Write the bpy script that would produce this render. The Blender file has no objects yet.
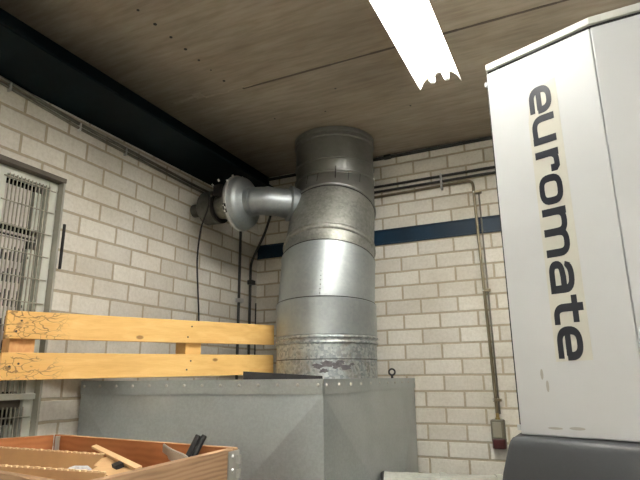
import bpy, bmesh, math, random
from mathutils import Vector, Matrix
random.seed(7)
S = bpy.context.scene
COL = S.collection
V = Vector

# ------------------------------------------------------------ camera
cam_data = bpy.data.cameras.new('camera')
cam = bpy.data.objects.new('camera', cam_data); COL.objects.link(cam)
CP = V((2.041, -3.259, 1.6))
RX = V((0.90359, 0.42830, -0.00927)); UP = V((0.11498, -0.22162, 0.96833)); FW = V((-0.41268, 0.87604, 0.24950))
m = Matrix(((RX.x, UP.x, -FW.x, CP.x), (RX.y, UP.y, -FW.y, CP.y), (RX.z, UP.z, -FW.z, CP.z), (0, 0, 0, 1)))
cam.matrix_world = m
cam_data.sensor_width = 36.0
cam_data.lens = 537.4 / 640 * 36.0
cam_data.clip_start = 0.02
S.camera = cam

# ------------------------------------------------------------ world, exposure
w = bpy.data.worlds.new('world'); S.world = w; w.use_nodes = True
w.node_tree.nodes['Background'].inputs[0].default_value = (0.8, 0.9, 1.0, 1)
w.node_tree.nodes['Background'].inputs[1].default_value = 0.0
S.view_settings.view_transform = 'Standard'; S.view_settings.look = 'None'
S.view_settings.gamma = 1.0; S.view_settings.use_curve_mapping = False
S.view_settings.exposure = 1.65
TUBE_POWER = 26.0          # emission of every fluorescent tube

# ------------------------------------------------------------ helpers
def link(o, parent=None):
    COL.objects.link(o)
    if parent is not None: o.parent = parent
    return o

def thing(name, label, cat, loc=(0, 0, 0), rotz=0, group=None):
    o = bpy.data.objects.new(name, None); o.empty_display_size = 0.05
    link(o); o.location = loc; o.rotation_euler = (0, 0, rotz)
    o['label'] = label; o['category'] = cat
    if group: o['group'] = group
    return o

def tag(o, label, cat, group=None):
    o['label'] = label; o['category'] = cat
    if group: o['group'] = group
    return o

def obj(name, bm, mat, parent=None, loc=(0, 0, 0), rot=(0, 0, 0), smooth=False, bevel=0.0, angle=40):
    bmesh.ops.recalc_face_normals(bm, faces=bm.faces)
    me = bpy.data.meshes.new(name); bm.to_mesh(me); bm.free()
    if smooth:
        me.polygons.foreach_set('use_smooth', [True] * len(me.polygons))
        me.set_sharp_from_angle(angle=math.radians(angle))
    o = bpy.data.objects.new(name, me); link(o, parent)
    o.location = loc; o.rotation_euler = rot
    for x in (mat if isinstance(mat, (list, tuple)) else [mat]): me.materials.append(x)
    if bevel:
        b = o.modifiers.new('bevel', 'BEVEL'); b.width = bevel; b.segments = 2; b.limit_method = 'ANGLE'
    return o

def struct(name, bm, mat, parent=None, **k):
    o = obj(name, bm, mat, parent, **k)
    if parent is None: o['kind'] = 'structure'
    return o

def box(bm, x0, x1, y0, y1, z0, z1, M=None):
    vs = [bm.verts.new((M @ V(p)) if M else p) for p in
          [(x0, y0, z0), (x1, y0, z0), (x1, y1, z0), (x0, y1, z0), (x0, y0, z1), (x1, y0, z1), (x1, y1, z1), (x0, y1, z1)]]
    for f in ((0, 3, 2, 1), (4, 5, 6, 7), (0, 1, 5, 4), (1, 2, 6, 5), (2, 3, 7, 6), (3, 0, 4, 7)):
        bm.faces.new([vs[i] for i in f])
    return bm

def boxm(*a, **k):
    return box(bmesh.new(), *a, **k)

def prism(poly, z0, z1, bm=None):
    bm = bm or bmesh.new()
    a = [bm.verts.new((x, y, z0)) for x, y in poly]; b = [bm.verts.new((x, y, z1)) for x, y in poly]
    n = len(poly)
    bm.faces.new(a[::-1]); bm.faces.new(b)
    for i in range(n): bm.faces.new((a[i], a[(i + 1) % n], b[(i + 1) % n], b[i]))
    return bm

def frame(n):
    n = V(n).normalized(); r = V((0, 0, 1)) if abs(n.z) < 0.9 else V((1, 0, 0))
    a = r.cross(n).normalized(); return a, n.cross(a).normalized()

def loft(rings, segs=48, caps=True, bm=None, ref=None):
    """rings: (centre, normal, radius)"""
    bm = bm or bmesh.new(); prev = None; first = None
    for c, n, r in rings:
        n = V(n).normalized()
        if ref is not None:
            b = n.cross(ref).normalized(); a = b.cross(n).normalized()
        else:
            a, b = frame(n)
        vs = [bm.verts.new(V(c) + r * (math.cos(t) * a + math.sin(t) * b)) for t in [2 * math.pi * i / segs for i in range(segs)]]
        if prev:
            for i in range(segs): bm.faces.new((prev[i], prev[(i + 1) % segs], vs[(i + 1) % segs], vs[i]))
        else: first = vs
        prev = vs
    if caps: bm.faces.new(first[::-1]); bm.faces.new(prev)
    return bm

def smooth_path(pts, n=6):
    pts = [V(p) for p in pts]; out = []
    P = [pts[0] * 2 - pts[1]] + pts + [pts[-1] * 2 - pts[-2]]
    for i in range(1, len(P) - 2):
        for k in range(n):
            t = k / n; a, b, c, d = P[i - 1], P[i], P[i + 1], P[i + 2]
            out.append(0.5 * ((2 * b) + (c - a) * t + (2 * a - 5 * b + 4 * c - d) * t * t + (-a + 3 * b - 3 * c + d) * t ** 3))
    out.append(pts[-1]); return out

def bend_path(pts, r, n=6):
    """straight runs joined by round bends of radius r"""
    pts = [V(p) for p in pts]; out = [pts[0]]
    for i in range(1, len(pts) - 1):
        a = (pts[i - 1] - pts[i]).normalized(); b = (pts[i + 1] - pts[i]).normalized()
        p0 = pts[i] + a * r; p1 = pts[i] + b * r
        for k in range(n + 1):
            t = k / n; out.append((1 - t) ** 2 * p0 + 2 * t * (1 - t) * pts[i] + t * t * p1)
    out.append(pts[-1]); return out

def tube(path, r, segs=12, bm=None, caps=True):
    path = [V(p) for p in path]; bm = bm or bmesh.new()
    t0 = (path[1] - path[0]).normalized(); a, b = frame(t0); prev = None
    for i, p in enumerate(path):
        t = (path[min(i + 1, len(path) - 1)] - path[max(i - 1, 0)]).normalized()
        a = (a - t * a.dot(t)).normalized(); b = t.cross(a)
        rr = r[i] if isinstance(r, (list, tuple)) else r
        vs = [bm.verts.new(p + rr * (math.cos(q) * a + math.sin(q) * b)) for q in [2 * math.pi * k / segs for k in range(segs)]]
        if prev:
            for k in range(segs): bm.faces.new((prev[k], prev[(k + 1) % segs], vs[(k + 1) % segs], vs[k]))
        elif caps: bm.faces.new(vs[::-1])
        prev = vs
    if caps: bm.faces.new(prev)
    return bm

# ------------------------------------------------------------ materials
class NT:
    def __init__(s, name):
        s.m = bpy.data.materials.new(name); s.m.use_nodes = True
        s.n = s.m.node_tree.nodes; s.l = s.m.node_tree.links; s.b = s.n['Principled BSDF']
    def add(s, t, **k):
        n = s.n.new(t)
        for a, v in k.items(): setattr(n, a, v)
        return n
    def link(s, a, b): s.l.new(a, b)
    def tc(s, scale=(1, 1, 1), loc=(0, 0, 0)):
        c = s.add('ShaderNodeTexCoord'); mp = s.add('ShaderNodeMapping')
        mp.inputs['Scale'].default_value = scale; mp.inputs['Location'].default_value = loc
        s.link(c.outputs['Object'], mp.inputs['Vector']); return mp.outputs['Vector']
    def noise(s, vec, scale, detail=4, rough=0.55, dist=0.0):
        n = s.add('ShaderNodeTexNoise'); n.inputs['Scale'].default_value = scale
        n.inputs['Detail'].default_value = detail; n.inputs['Roughness'].default_value = rough
        n.inputs['Distortion'].default_value = dist
        s.link(vec, n.inputs['Vector']); return n.outputs['Fac']
    def ramp(s, fac, stops):
        r = s.add('ShaderNodeValToRGB'); e = r.color_ramp.elements
        while len(e) < len(stops): e.new(0.5)
        for x, (p, c) in zip(e, stops):
            x.position = p; x.color = (*c, 1) if len(c) == 3 else c
        s.link(fac, r.inputs['Fac']); return r.outputs['Color']
    def mix(s, fac, a, b, mode='MIX'):
        n = s.add('ShaderNodeMix', data_type='RGBA', blend_type=mode)
        for sock, v in ((n.inputs[0], fac), (n.inputs[6], a), (n.inputs[7], b)):
            if isinstance(v, bpy.types.NodeSocket): s.link(v, sock)
            elif isinstance(v, (int, float)): sock.default_value = v
            else: sock.default_value = (*v, 1)
        return n.outputs[2]
    def bump(s, h, strength=0.3, dist=0.005, invert=False):
        n = s.add('ShaderNodeBump', invert=invert); n.inputs['Strength'].default_value = strength
        n.inputs['Distance'].default_value = dist
        s.link(h, n.inputs['Height']); s.link(n.outputs['Normal'], s.b.inputs['Normal'])
    def set(s, **k):
        for a, v in k.items():
            i = s.b.inputs[a.replace('_', ' ')]
            if isinstance(v, bpy.types.NodeSocket): s.link(v, i)
            elif isinstance(v, (tuple, list)): i.default_value = (*v, 1) if len(v) == 3 else v
            else: i.default_value = v
        return s.m

def lin(r, g, b):
    f = lambda c: (c / 255 / 12.92) if c / 255 <= 0.04045 else ((c / 255 + 0.055) / 1.055) ** 2.4
    return (f(r), f(g), f(b))

BW, BH, Z0 = 0.22462, 0.0915, 2.4384
def brick_material(name, axis, du, dz):
    t = NT(name); c = t.add('ShaderNodeTexCoord'); sp = t.add('ShaderNodeSeparateXYZ')
    t.link(c.outputs['Object'], sp.inputs[0]); cb = t.add('ShaderNodeCombineXYZ')
    t.link(sp.outputs[axis], cb.inputs[0]); t.link(sp.outputs[2], cb.inputs[1])
    mp = t.add('ShaderNodeMapping'); mp.inputs['Location'].default_value = (-du + 100 * BW, -dz + 100 * BH, 0)
    t.link(cb.outputs[0], mp.inputs['Vector'])
    # slightly wavy joints
    nz = t.add('ShaderNodeTexNoise'); nz.inputs['Scale'].default_value = 14; t.link(mp.outputs[0], nz.inputs['Vector'])
    sc = t.add('ShaderNodeVectorMath', operation='MULTIPLY_ADD'); sc.inputs[1].default_value = (0.004, 0.004, 0)
    t.link(nz.outputs['Color'], sc.inputs[0]); t.link(mp.outputs[0], sc.inputs[2])
    br = t.add('ShaderNodeTexBrick'); br.offset = 0.5; br.offset_frequency = 2
    br.inputs['Scale'].default_value = 1; br.inputs['Brick Width'].default_value = BW; br.inputs['Row Height'].default_value = BH
    br.inputs['Mortar Size'].default_value = 0.0078; br.inputs['Mortar Smooth'].default_value = 0.35; br.inputs['Bias'].default_value = 0
    br.inputs['Color1'].default_value = (*lin(236, 233, 225), 1); br.inputs['Color2'].default_value = (*lin(218, 214, 205), 1)
    br.inputs['Mortar'].default_value = (*lin(188, 177, 156), 1)
    t.link(sc.outputs[0], br.inputs['Vector'])
    v = t.tc()
    n1 = t.noise(v, 3.0, 5, 0.6); n2 = t.noise(v, 60, 4, 0.7)
    col = t.mix(0.55, br.outputs['Color'], t.ramp(n1, [(0.3, lin(222, 216, 204)), (0.7, (1, 1, 1))]), 'MULTIPLY')
    col = t.mix(0.35, col, t.ramp(n2, [(0.3, lin(200, 195, 185)), (0.6, (1, 1, 1))]), 'MULTIPLY')
    n3 = t.noise(v, 35, 2, 0.5)
    col = t.mix(t.ramp(n3, [(0.76, (0, 0, 0)), (0.80, (0.7, 0.7, 0.7))]), col, lin(110, 100, 88))
    fi = t.add('ShaderNodeMath', operation='MULTIPLY_ADD'); fi.inputs[1].default_value = -1.0
    t.link(br.outputs['Fac'], fi.inputs[0])
    ns = t.add('ShaderNodeMath', operation='MULTIPLY'); ns.inputs[1].default_value = 0.3; t.link(n2, ns.inputs[0])
    t.link(ns.outputs[0], fi.inputs[2])
    t.bump(fi.outputs[0], 0.6, 0.004)
    return t.set(Base_Color=col, Roughness=0.8, Specular_IOR_Level=0.3)

M_BRICK_BACK = brick_material('sand_lime_brick_back', 0, 0.0687, Z0)
M_BRICK_SIDE = brick_material('sand_lime_brick_side', 1, 0.1271, Z0 + 0.004)

def ceiling_material():
    t = NT('cast_concrete'); v = t.tc((1.0, 5.0, 1)); v2 = t.tc()
    a = t.noise(v, 2.2, 6, 0.6, 0.4); b = t.noise(v2, 1.3, 4, 0.6); c = t.noise(t.tc((2, 14, 1)), 3, 4, 0.6)
    col = t.ramp(a, [(0.25, lin(150, 140, 126)), (0.75, lin(180, 168, 151))])
    col = t.mix(0.6, col, t.ramp(b, [(0.3, lin(200, 190, 178)), (0.7, (1, 1, 1))]), 'MULTIPLY')
    col = t.mix(0.4, col, t.ramp(c, [(0.35, lin(196, 188, 176)), (0.6, (1, 1, 1))]), 'MULTIPLY')
    t.bump(a, 0.25, 0.01)
    return t.set(Base_Color=col, Roughness=0.75)
M_CEIL = ceiling_material()

def simple(name, col, rough=0.5, metal=0.0, nscale=None, namp=0.15, spec=0.5, bump=0.0):
    t = NT(name); c = col
    if nscale:
        n = t.noise(t.tc(), nscale, 5, 0.6)
        lo = tuple(x * (1 - namp) for x in col); hi = tuple(min(1, x * (1 + namp)) for x in col)
        c = t.ramp(n, [(0.3, lo), (0.7, hi)])
        if bump: t.bump(n, bump, 0.002)
    return t.set(Base_Color=c, Roughness=rough, Metallic=metal, Specular_IOR_Level=spec)

def galv(name, lo, hi, rough=(0.32, 0.5), scale=25, streak=(1, 1, 1), metal=0.85, dirt=0.0, bump=0.03, spang=0.1):
    t = NT(name); v = t.tc()
    vo = t.add('ShaderNodeTexVoronoi'); vo.inputs['Scale'].default_value = scale * 4; t.link(v, vo.inputs['Vector'])
    sp = t.add('ShaderNodeSeparateColor'); t.link(vo.outputs['Color'], sp.inputs[0])
    n = t.noise(t.tc(streak), 4, 6, 0.65)
    mx = t.mix(spang, n, sp.outputs[0])
    col = t.ramp(mx, [(0.3, lo), (0.7, hi)])
    if dirt:
        d = t.noise(t.tc(streak), 7, 6, 0.7, 0.6)
        col = t.mix(t.ramp(d, [(0.5, (0, 0, 0)), (0.62, (dirt,) * 3)]), col, lin(150, 136, 116))
    rr = t.ramp(n, [(0.3, (rough[0],) * 3), (0.7, (rough[1],) * 3)])
    t.bump(n, bump, 0.004)
    return t.set(Base_Color=col, Metallic=metal, Roughness=rr)

M_DUCT = galv('galvanised_duct', lin(146, 152, 154), lin(170, 176, 177), (0.42, 0.5), 18, (1, 1, 1), 0.85)
M_DUCT_DULL = galv('dull_galvanised_duct', lin(126, 127, 122), lin(156, 156, 150), (0.46, 0.58), 20, (1, 1, 4), 0.8, 0, 0.06, 0.25)
M_DUCT_OLD = galv('spangled_galvanised_duct', lin(140, 147, 150), lin(186, 191, 192), (0.45, 0.55), 20, (1, 1, 1), 0.8, 0.4, 0.03, 0.45)
M_DUCT_DARK = galv('dark_galvanised_collar', lin(128, 129, 127), lin(146, 147, 144), (0.38, 0.46), 14)
def sheet():
    t = NT('galvanised_sheet_panel'); n = t.noise(t.tc(), 2.2, 5, 0.55); n2 = t.noise(t.tc((1, 1, 6)), 9, 5, 0.7, 0.5); n3 = t.noise(t.tc(), 90, 3, 0.7)
    col = t.ramp(n, [(0.3, lin(162, 170, 173)), (0.7, lin(184, 191, 193))])
    col = t.mix(t.ramp(n2, [(0.62, (0, 0, 0)), (0.72, (0.35,) * 3)]), col, lin(196, 204, 204))
    col = t.mix(0.12, col, t.ramp(n3, [(0.4, lin(120, 120, 120)), (0.6, (1, 1, 1))]), 'MULTIPLY')
    t.bump(n3, 0.05, 0.001)
    return t.set(Base_Color=col, Metallic=0.75, Roughness=0.34)
M_CABINET = sheet()
M_PIPE = galv('grey_spiral_pipe', lin(150, 151, 144), lin(196, 197, 188), (0.5, 0.65), 25, (1, 1, 1), 0.3, 0.3)
M_STEEL = simple('zinc_steel', lin(190, 190, 186), 0.32, 0.7)
M_CONDUIT = simple('conduit_grey', lin(122, 118, 106), 0.42, 0.6, 20, 0.2)
M_CONDUIT_BROWN = simple('conduit_bronze_grey', lin(128, 118, 96), 0.35, 0.7, 14, 0.2)
M_DARKPIPE = simple('dark_pipe', lin(64, 64, 60), 0.5, 0.5, 20, 0.3)
M_BLACK = simple('black_rubber', (0.012, 0.012, 0.012), 0.55)
M_BLACKSTEEL = simple('black_steel', (0.022, 0.02, 0.019), 0.5, 0.3, 30, 0.4)
M_RUSTEND = simple('sawn_brown_end', lin(95, 72, 58), 0.7, 0.0, 60, 0.4)
M_NAVY = simple('navy_paint', (0.002, 0.020, 0.045), 0.5, 0.0, 6, 0.3, 0.3)
M_WHITEPAINT = simple('white_cabinet_paint', lin(190, 193, 195), 0.38, 0.0, 2.5, 0.03, 0.5)
M_CREAM = simple('cream_edge_paint', lin(196, 197, 192), 0.4)
M_FILM = simple('yellowed_film', lin(191, 190, 180), 0.3, 0.0, 9, 0.05)
M_INK = simple('anthracite_lettering', lin(30, 34, 44), 0.35)
M_HOOD = simple('slate_grey_plastic', lin(56, 58, 61), 0.5, 0.0, 200, 0.05, 0.5, 0.1)
M_GAP = simple('dark_joint', (0.02, 0.02, 0.02), 0.8)
M_REFLECTOR = simple('white_reflector_enamel', lin(240, 240, 232), 0.35)
M_GRILLE = simple('grille_wire', lin(172, 168, 152), 0.45, 0.4, 40, 0.2)
M_FRAME = simple('pale_green_grey_frame', lin(204, 206, 194), 0.5, 0.0, 8, 0.08)
M_REVEAL = simple('grey_reveal_paint', lin(164, 162, 150), 0.6, 0.0, 8, 0.12)
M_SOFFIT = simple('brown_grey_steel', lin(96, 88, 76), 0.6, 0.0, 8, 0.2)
M_LOUVRE = simple('dusty_white_panel', lin(205, 196, 190), 0.6, 0.0, 12, 0.12)
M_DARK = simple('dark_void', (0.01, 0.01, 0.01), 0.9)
M_FLOOR = simple('grey_screed', lin(176, 174, 168), 0.6, 0.0, 2, 0.15)
M_SWITCH = simple('khaki_grey_switch_box', lin(108, 102, 86), 0.45, 0.1, 30, 0.15)
M_RED = simple('dark_red_plastic', lin(66, 14, 16), 0.4, 0.0, 30, 0.2)
M_BRASS = simple('brass', lin(170, 150, 100), 0.35, 0.9)
M_CARD = simple('brown_cardboard', lin(196, 158, 112), 0.85, 0.0, 20, 0.06)
M_CARD_EDGE = simple('torn_cardboard_edge', lin(228, 200, 156), 0.9)
M_FOIL = simple('clear_plastic_bag', lin(225, 225, 228), 0.25, 0.2, 60, 0.15, 0.6, 0.8)
M_LABEL = simple('white_sticker', lin(225, 225, 220), 0.5)

def wood(name, lo, mid, hi, axis_scale, knots=True, rough=0.6, sc=1.0):
    t = NT(name); v = t.tc(axis_scale)
    n = t.noise(v, 5 * sc, 6, 0.6, 1.2)
    w_ = t.add('ShaderNodeTexWave', wave_type='BANDS', bands_direction='Z'); w_.inputs['Scale'].default_value = 9 * sc
    w_.inputs['Distortion'].default_value = 7; w_.inputs['Detail'].default_value = 3; w_.inputs['Detail Scale'].default_value = 0.8
    t.link(v, w_.inputs['Vector'])
    f = t.mix(0.25, n, w_.outputs['Color'])
    col = t.ramp(f, [(0.2, lo), (0.5, mid), (0.8, hi)])
    if knots:
        vo = t.add('ShaderNodeTexVoronoi'); vo.inputs['Scale'].default_value = 5.5; t.link(t.tc((0.8, 1, 1.6), (0.3, 0.1, 0.2)), vo.inputs['Vector'])
        col = t.mix(t.ramp(vo.outputs['Distance'], [(0.055, (0.85,) * 3), (0.09, (0, 0, 0))]), col, lin(140, 92, 40))
    t.bump(f, 0.15, 0.002)
    return t, col
t_, c_ = wood('yellow_pine', lin(214, 164, 92), lin(234, 188, 112), lin(242, 206, 138), (1.2, 8, 8))
M_PINE = t_.set(Base_Color=c_, Roughness=0.6)
def bark_mat():
    # bark-beetle scribble on the sawn end of the lower/upper board (local x < 0.2)
    t, col = wood('scribbled_pine', lin(214, 164, 92), lin(234, 188, 112), lin(242, 206, 138), (1.2, 8, 8))
    vo = t.add('ShaderNodeTexVoronoi', feature='DISTANCE_TO_EDGE'); vo.inputs['Scale'].default_value = 34
    nz = t.add('ShaderNodeTexNoise'); nz.inputs['Scale'].default_value = 18
    v = t.tc((0.7, 1, 1.3)); t.link(v, nz.inputs['Vector'])
    va = t.add('ShaderNodeVectorMath', operation='MULTIPLY_ADD'); va.inputs[1].default_value = (0.08,) * 3
    t.link(nz.outputs['Color'], va.inputs[0]); t.link(v, va.inputs[2]); t.link(va.outputs[0], vo.inputs['Vector'])
    line = t.ramp(vo.outputs['Distance'], [(0.03, (1, 1, 1)), (0.06, (0, 0, 0))])
    br = t.ramp(t.noise(v, 13, 3), [(0.42, (0, 0, 0)), (0.5, (1, 1, 1))])
    c = t.add('ShaderNodeTexCoord'); sp = t.add('ShaderNodeSeparateXYZ'); t.link(c.outputs['Object'], sp.inputs[0])
    zone = t.ramp(sp.outputs[0], [(0.14, (0.75,) * 3), (0.24, (0, 0, 0))])
    mk = t.mix(1.0, t.mix(1.0, line, br, 'MULTIPLY'), zone, 'MULTIPLY')
    col = t.mix(t.mix(1.0, zone, (0.35, 0.35, 0.35), 'MULTIPLY'), col, lin(200, 145, 75))
    return t.set(Base_Color=t.mix(mk, col, lin(96, 68, 40)), Roughness=0.65)
M_PINE_BARK = bark_mat()
t_, c_ = wood('orange_pine_block', lin(202, 146, 90), lin(214, 160, 102), lin(224, 176, 118), (6, 6, 1), False)
M_BLOCK = t_.set(Base_Color=c_, Roughness=0.65)
t_, c_ = wood('weathered_collar_wood', lin(124, 96, 70), lin(162, 128, 96), lin(176, 144, 112), (0.8, 5, 4), False, 0.7, 0.8)
M_COLLAR = t_.set(Base_Color=c_, Roughness=0.7)
t_, c_ = wood('orange_collar_wood', lin(156, 94, 50), lin(172, 108, 60), lin(182, 118, 70), (1.2, 2.5, 2.5), True, 0.7, 0.7)
M_COLLAR_IN = t_.set(Base_Color=c_, Roughness=0.7)
M_SPLINT = simple('pale_wood_splint', lin(222, 186, 140), 0.7)

def emis(name, col, s):
    t = NT(name); t.set(Base_Color=(1, 1, 1), Emission_Color=col, Emission_Strength=s); return t.m
M_TUBE = emis('fluorescent_tube', (1.0, 0.98, 0.935), TUBE_POWER)

# ------------------------------------------------------------ room shell
H, XR, YF = 3.06, 6.2, -8.0
struct('floor', boxm(-0.2, XR + 0.2, YF - 0.2, 0.2, -0.1, 0), M_FLOOR)
struct('ceiling', boxm(-0.2, XR + 0.2, YF - 0.2, 0.2, H, H + 0.2), M_CEIL)
struct('wall_back', boxm(-0.2, XR + 0.2, 0, 0.2, 0, H), M_BRICK_BACK)
OY0, OY1, OZ0, OZ1 = -2.30, -1.655, 0.85, 2.497
bm = bmesh.new()
ys = [YF, OY0, OY1, 0]; zs = [0, OZ0, OZ1, H]
grid = {}
for x in (-0.2, 0):
    for i, y in enumerate(ys):
        for j, z in enumerate(zs): grid[x, i, j] = bm.verts.new((x, y, z))
for x in (-0.2, 0):
    for i in range(3):
        for j in range(3):
            if (i, j) != (1, 1):
                bm.faces.new([grid[x, i, j], grid[x, i + 1, j], grid[x, i + 1, j + 1], grid[x, i, j + 1]])
ring = [(1, 1), (2, 1), (2, 2), (1, 2)]
for k in range(4):
    a, b = ring[k], ring[(k + 1) % 4]
    bm.faces.new([grid[-0.2, a[0], a[1]], grid[-0.2, b[0], b[1]], grid[0, b[0], b[1]], grid[0, a[0], a[1]]])
struct('wall_left', bm, M_BRICK_SIDE)
struct('wall_right', boxm(XR, XR + 0.2, YF, 0, 0, H), M_BRICK_SIDE)
struct('wall_front', boxm(-0.2, XR + 0.2, YF - 0.2, YF, 0, H), M_BRICK_BACK)

# ceiling formwork seam and the row of nail holes
bm = bmesh.new(); pts = []
rr = random.Random(3)
x = 0.62
while x < 3.2:
    w2 = rr.uniform(0.008, 0.013); box(bm, x, x + 0.1, -1.163 - w2 / 2, -1.163 + w2 / 2, H - 0.0025, H + 0.001); x += 0.1
struct('trim_1', bm, simple('concrete_seam', lin(84, 74, 64), 0.85))
bm = bmesh.new()
rr = random.Random(8); x = 0.2
while x < 0.66:
    ww = rr.uniform(0.004, 0.016) * (1.6 if x < 0.36 else 0.6); yy = -1.19 + rr.uniform(-0.008, 0.008) - (0.012 if x < 0.36 else -0.015)
    box(bm, x, x + 0.05, yy - ww, yy + ww, H - 0.0015 - 0.0005 * (int(x * 20) % 2), H + 0.001); x += 0.048
struct('trim_2', bm, simple('pale_concrete_ridge', lin(168, 154, 136), 0.85, 0, 30, 0.15))
bm = bmesh.new()
for y, r in zip((-1.867, -1.767, -1.667, -1.568, -1.471, -1.377, -1.268), (6, 8, 7, 8, 6, 4, 7)):
    loft([((0.576, y, H - 0.002), (0, 0, 1), r / 1000), ((0.576, y, H + 0.002), (0, 0, 1), r / 1000)], 10, bm=bm)
for x, y in ((0.9, -0.75), (1.05, -0.95), (1.35, -0.6), (0.6, -0.8), (1.45, -0.9)):
    loft([((x, y, H - 0.001), (0, 0, 1), 0.005), ((x, y, H + 0.002), (0, 0, 1), 0.005)], 10, bm=bm)
struct('trim_3', bm, M_GAP)

# ------------------------------------------------------------ steel beams
bm = bmesh.new()
prof = [(0.002, 2.82), (0.325, 2.82), (0.33, 2.825), (0.33, 2.836), (0.10, 2.838), (0.092, 2.846), (0.092, H - 0.002), (0.002, H - 0.002)]
a = [bm.verts.new((x, -5.6, z)) for x, z in prof]; b = [bm.verts.new((x, -0.002, z)) for x, z in prof]
bm.faces.new(a); bm.faces.new(b[::-1])
for i in range(len(prof)): bm.faces.new((a[i], a[(i + 1) % 8], b[(i + 1) % 8], b[i]))
o = obj('steel_beam', bm, simple('shaded_navy_paint', (0.0007, 0.0052, 0.0075), 0.6, 0.0, 6, 0.3, 0.12))  # same navy as the rail, with the unlit underside's shade put into the colour
tag(o, 'wide navy steel beam, darkened to near-black for shade, under the ceiling along the left wall', 'beam')
bm = bmesh.new()
prof = [(-0.001, 2.440), (-0.010, 2.440), (-0.010, 2.447), (-0.004, 2.449), (-0.004, 2.532), (-0.010, 2.534), (-0.010, 2.541), (-0.001, 2.541)]
a = [bm.verts.new((0.004, y, z)) for y, z in prof]; b = [bm.verts.new((5.6, y, z)) for y, z in prof]
bm.faces.new(a); bm.faces.new(b[::-1])
for i in range(8): bm.faces.new((a[i], a[(i + 1) % 8], b[(i + 1) % 8], b[i]))
o = obj('steel_rail', bm, M_NAVY)
tag(o, 'dark blue steel channel running across the white back wall behind the duct', 'steel rail')

# ------------------------------------------------------------ fluorescent lamps
def make_lamp(label, group=None):
    t = thing('fluorescent_lamp', label, 'lamp', (1.59, -1.69, H), 0, group)
    L = 0.75
    obj('housing', boxm(-0.03, 0.03, -L, L, -0.05, -0.001), M_REFLECTOR, t, bevel=0.003)
    for s in (-1, 1):
        bm = bmesh.new(); pr = [(0.031, -0.050), (0.058, -0.062), (0.082, -0.086), (0.097, -0.118), (0.0985, -0.118), (0.0835, -0.084), (0.059, -0.060), (0.031, -0.0485)]
        a = [bm.verts.new((s * x, -L, z)) for x, z in pr]; b = [bm.verts.new((s * x, L, z)) for x, z in pr]
        bm.faces.new(a); bm.faces.new(b[::-1])
        for i in range(8): bm.faces.new((a[i], a[(i + 1) % 8], b[(i + 1) % 8], b[i]))
        obj('reflector', bm, M_REFLECTOR, t)
        obj('tube', loft([((s * 0.034, -L + 0.03, -0.088), (0, 1, 0), 0.013), ((s * 0.034, L - 0.03, -0.088), (0, 1, 0), 0.013)], 16), M_TUBE, t, smooth=True)
        for e in (-1, 1):
            y = e * (L - 0.016)
            bm = boxm(s * 0.034 - 0.012, s * 0.034 + 0.012, y - 0.013, y + 0.013, -0.104, -0.051)
            obj('lamp_holder', bm, M_REFLECTOR, t, bevel=0.006)
    return t
def copy_tree(o, parent=None):
    c = o.copy(); COL.objects.link(c)
    if parent is not None: c.parent = parent
    for ch in list(o.children): copy_tree(ch, c)
    return c
lamp = make_lamp('glowing twin-tube fluorescent lamp with white reflector on the concrete ceiling')
for k, (x, y) in enumerate(((1.59, -4.9), (1.59, -6.9), (3.4, -1.69), (3.4, -4.2), (3.4, -6.6))):
    c = copy_tree(lamp); c.location = (x, y, H)
    c['label'] = 'twin-tube fluorescent lamp ' + ('in line behind the visible lamp, above the viewer', 'in line behind the visible lamp, furthest back', 'right of the filter cabinet, nearest the back wall', 'right of the filter cabinet, in mid hall', 'right of the filter cabinet, furthest back')[k]
    c['group'] = 'fluorescent lamps further back in the hall'

# ------------------------------------------------------------ grille window in the left wall
wn = bpy.data.objects.new('window_1', None); link(wn); wn['kind'] = 'structure'
bm = bmesh.new()
box(bm, -0.034, -0.001, OY1 - 0.010, OY1 - 0.0005, OZ0 + 0.012, OZ1 - 0.021)
obj('reveal_lining', bm, M_REVEAL, wn)
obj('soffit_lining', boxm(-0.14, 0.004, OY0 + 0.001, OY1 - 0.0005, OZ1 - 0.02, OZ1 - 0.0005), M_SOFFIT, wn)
FX0, FX1 = -0.085, -0.034
obj('window_frame', boxm(FX0, FX1, OY1 - 0.056, OY1 - 0.0105, OZ0 + 0.012, OZ1 - 0.022), M_FRAME, wn, bevel=0.003)
obj('window_frame', boxm(FX0, FX1, -1.990, -1.912, OZ0 + 0.012, OZ1 - 0.022), M_FRAME, wn, bevel=0.003)
obj('top_rail', boxm(FX0, FX1 - 0.002, -1.931, OY1 - 0.057, OZ1 - 0.052, OZ1 - 0.022), M_FRAME, wn)
obj('side_panel', boxm(-0.08, -0.05, OY0 + 0.002, -1.991, OZ0 + 0.012, OZ1 - 0.021), M_FRAME, wn)
obj('cross_rail', boxm(FX0, -0.010, -1.93, OY1 - 0.02, 1.528, 1.552), M_FRAME, wn, bevel=0.003)
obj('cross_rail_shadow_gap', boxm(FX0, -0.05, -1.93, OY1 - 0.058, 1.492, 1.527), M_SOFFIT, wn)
obj('window_sill', boxm(-0.15, 0.02, OY0 + 0.001, OY1 - 0.0005, OZ0 + 0.0005, OZ0 + 0.0115), M_FRAME, wn)
bm = bmesh.new()
for z0, z1 in ((2.245, 2.415), (1.56, 2.185), (0.9, 1.43)):
    box(bm, -0.080, -0.070, -1.930, -1.765, z0, z1)
for z0, z1 in ((2.205, 2.215), (2.190, 2.195)):
    box(bm, -0.080, -0.072, -1.930, -1.715, z0, z1)
obj('louvre_panel', bm, M_LOUVRE, wn)
bm = bmesh.new()
for z0, z1 in ((2.245, 2.415), (1.56, 2.155), (0.9, 1.43)):
    box(bm, -0.080, -0.068, -1.755, -1.714, z0, z1)
obj('louvre_panel', bm, M_FRAME, wn)
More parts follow.
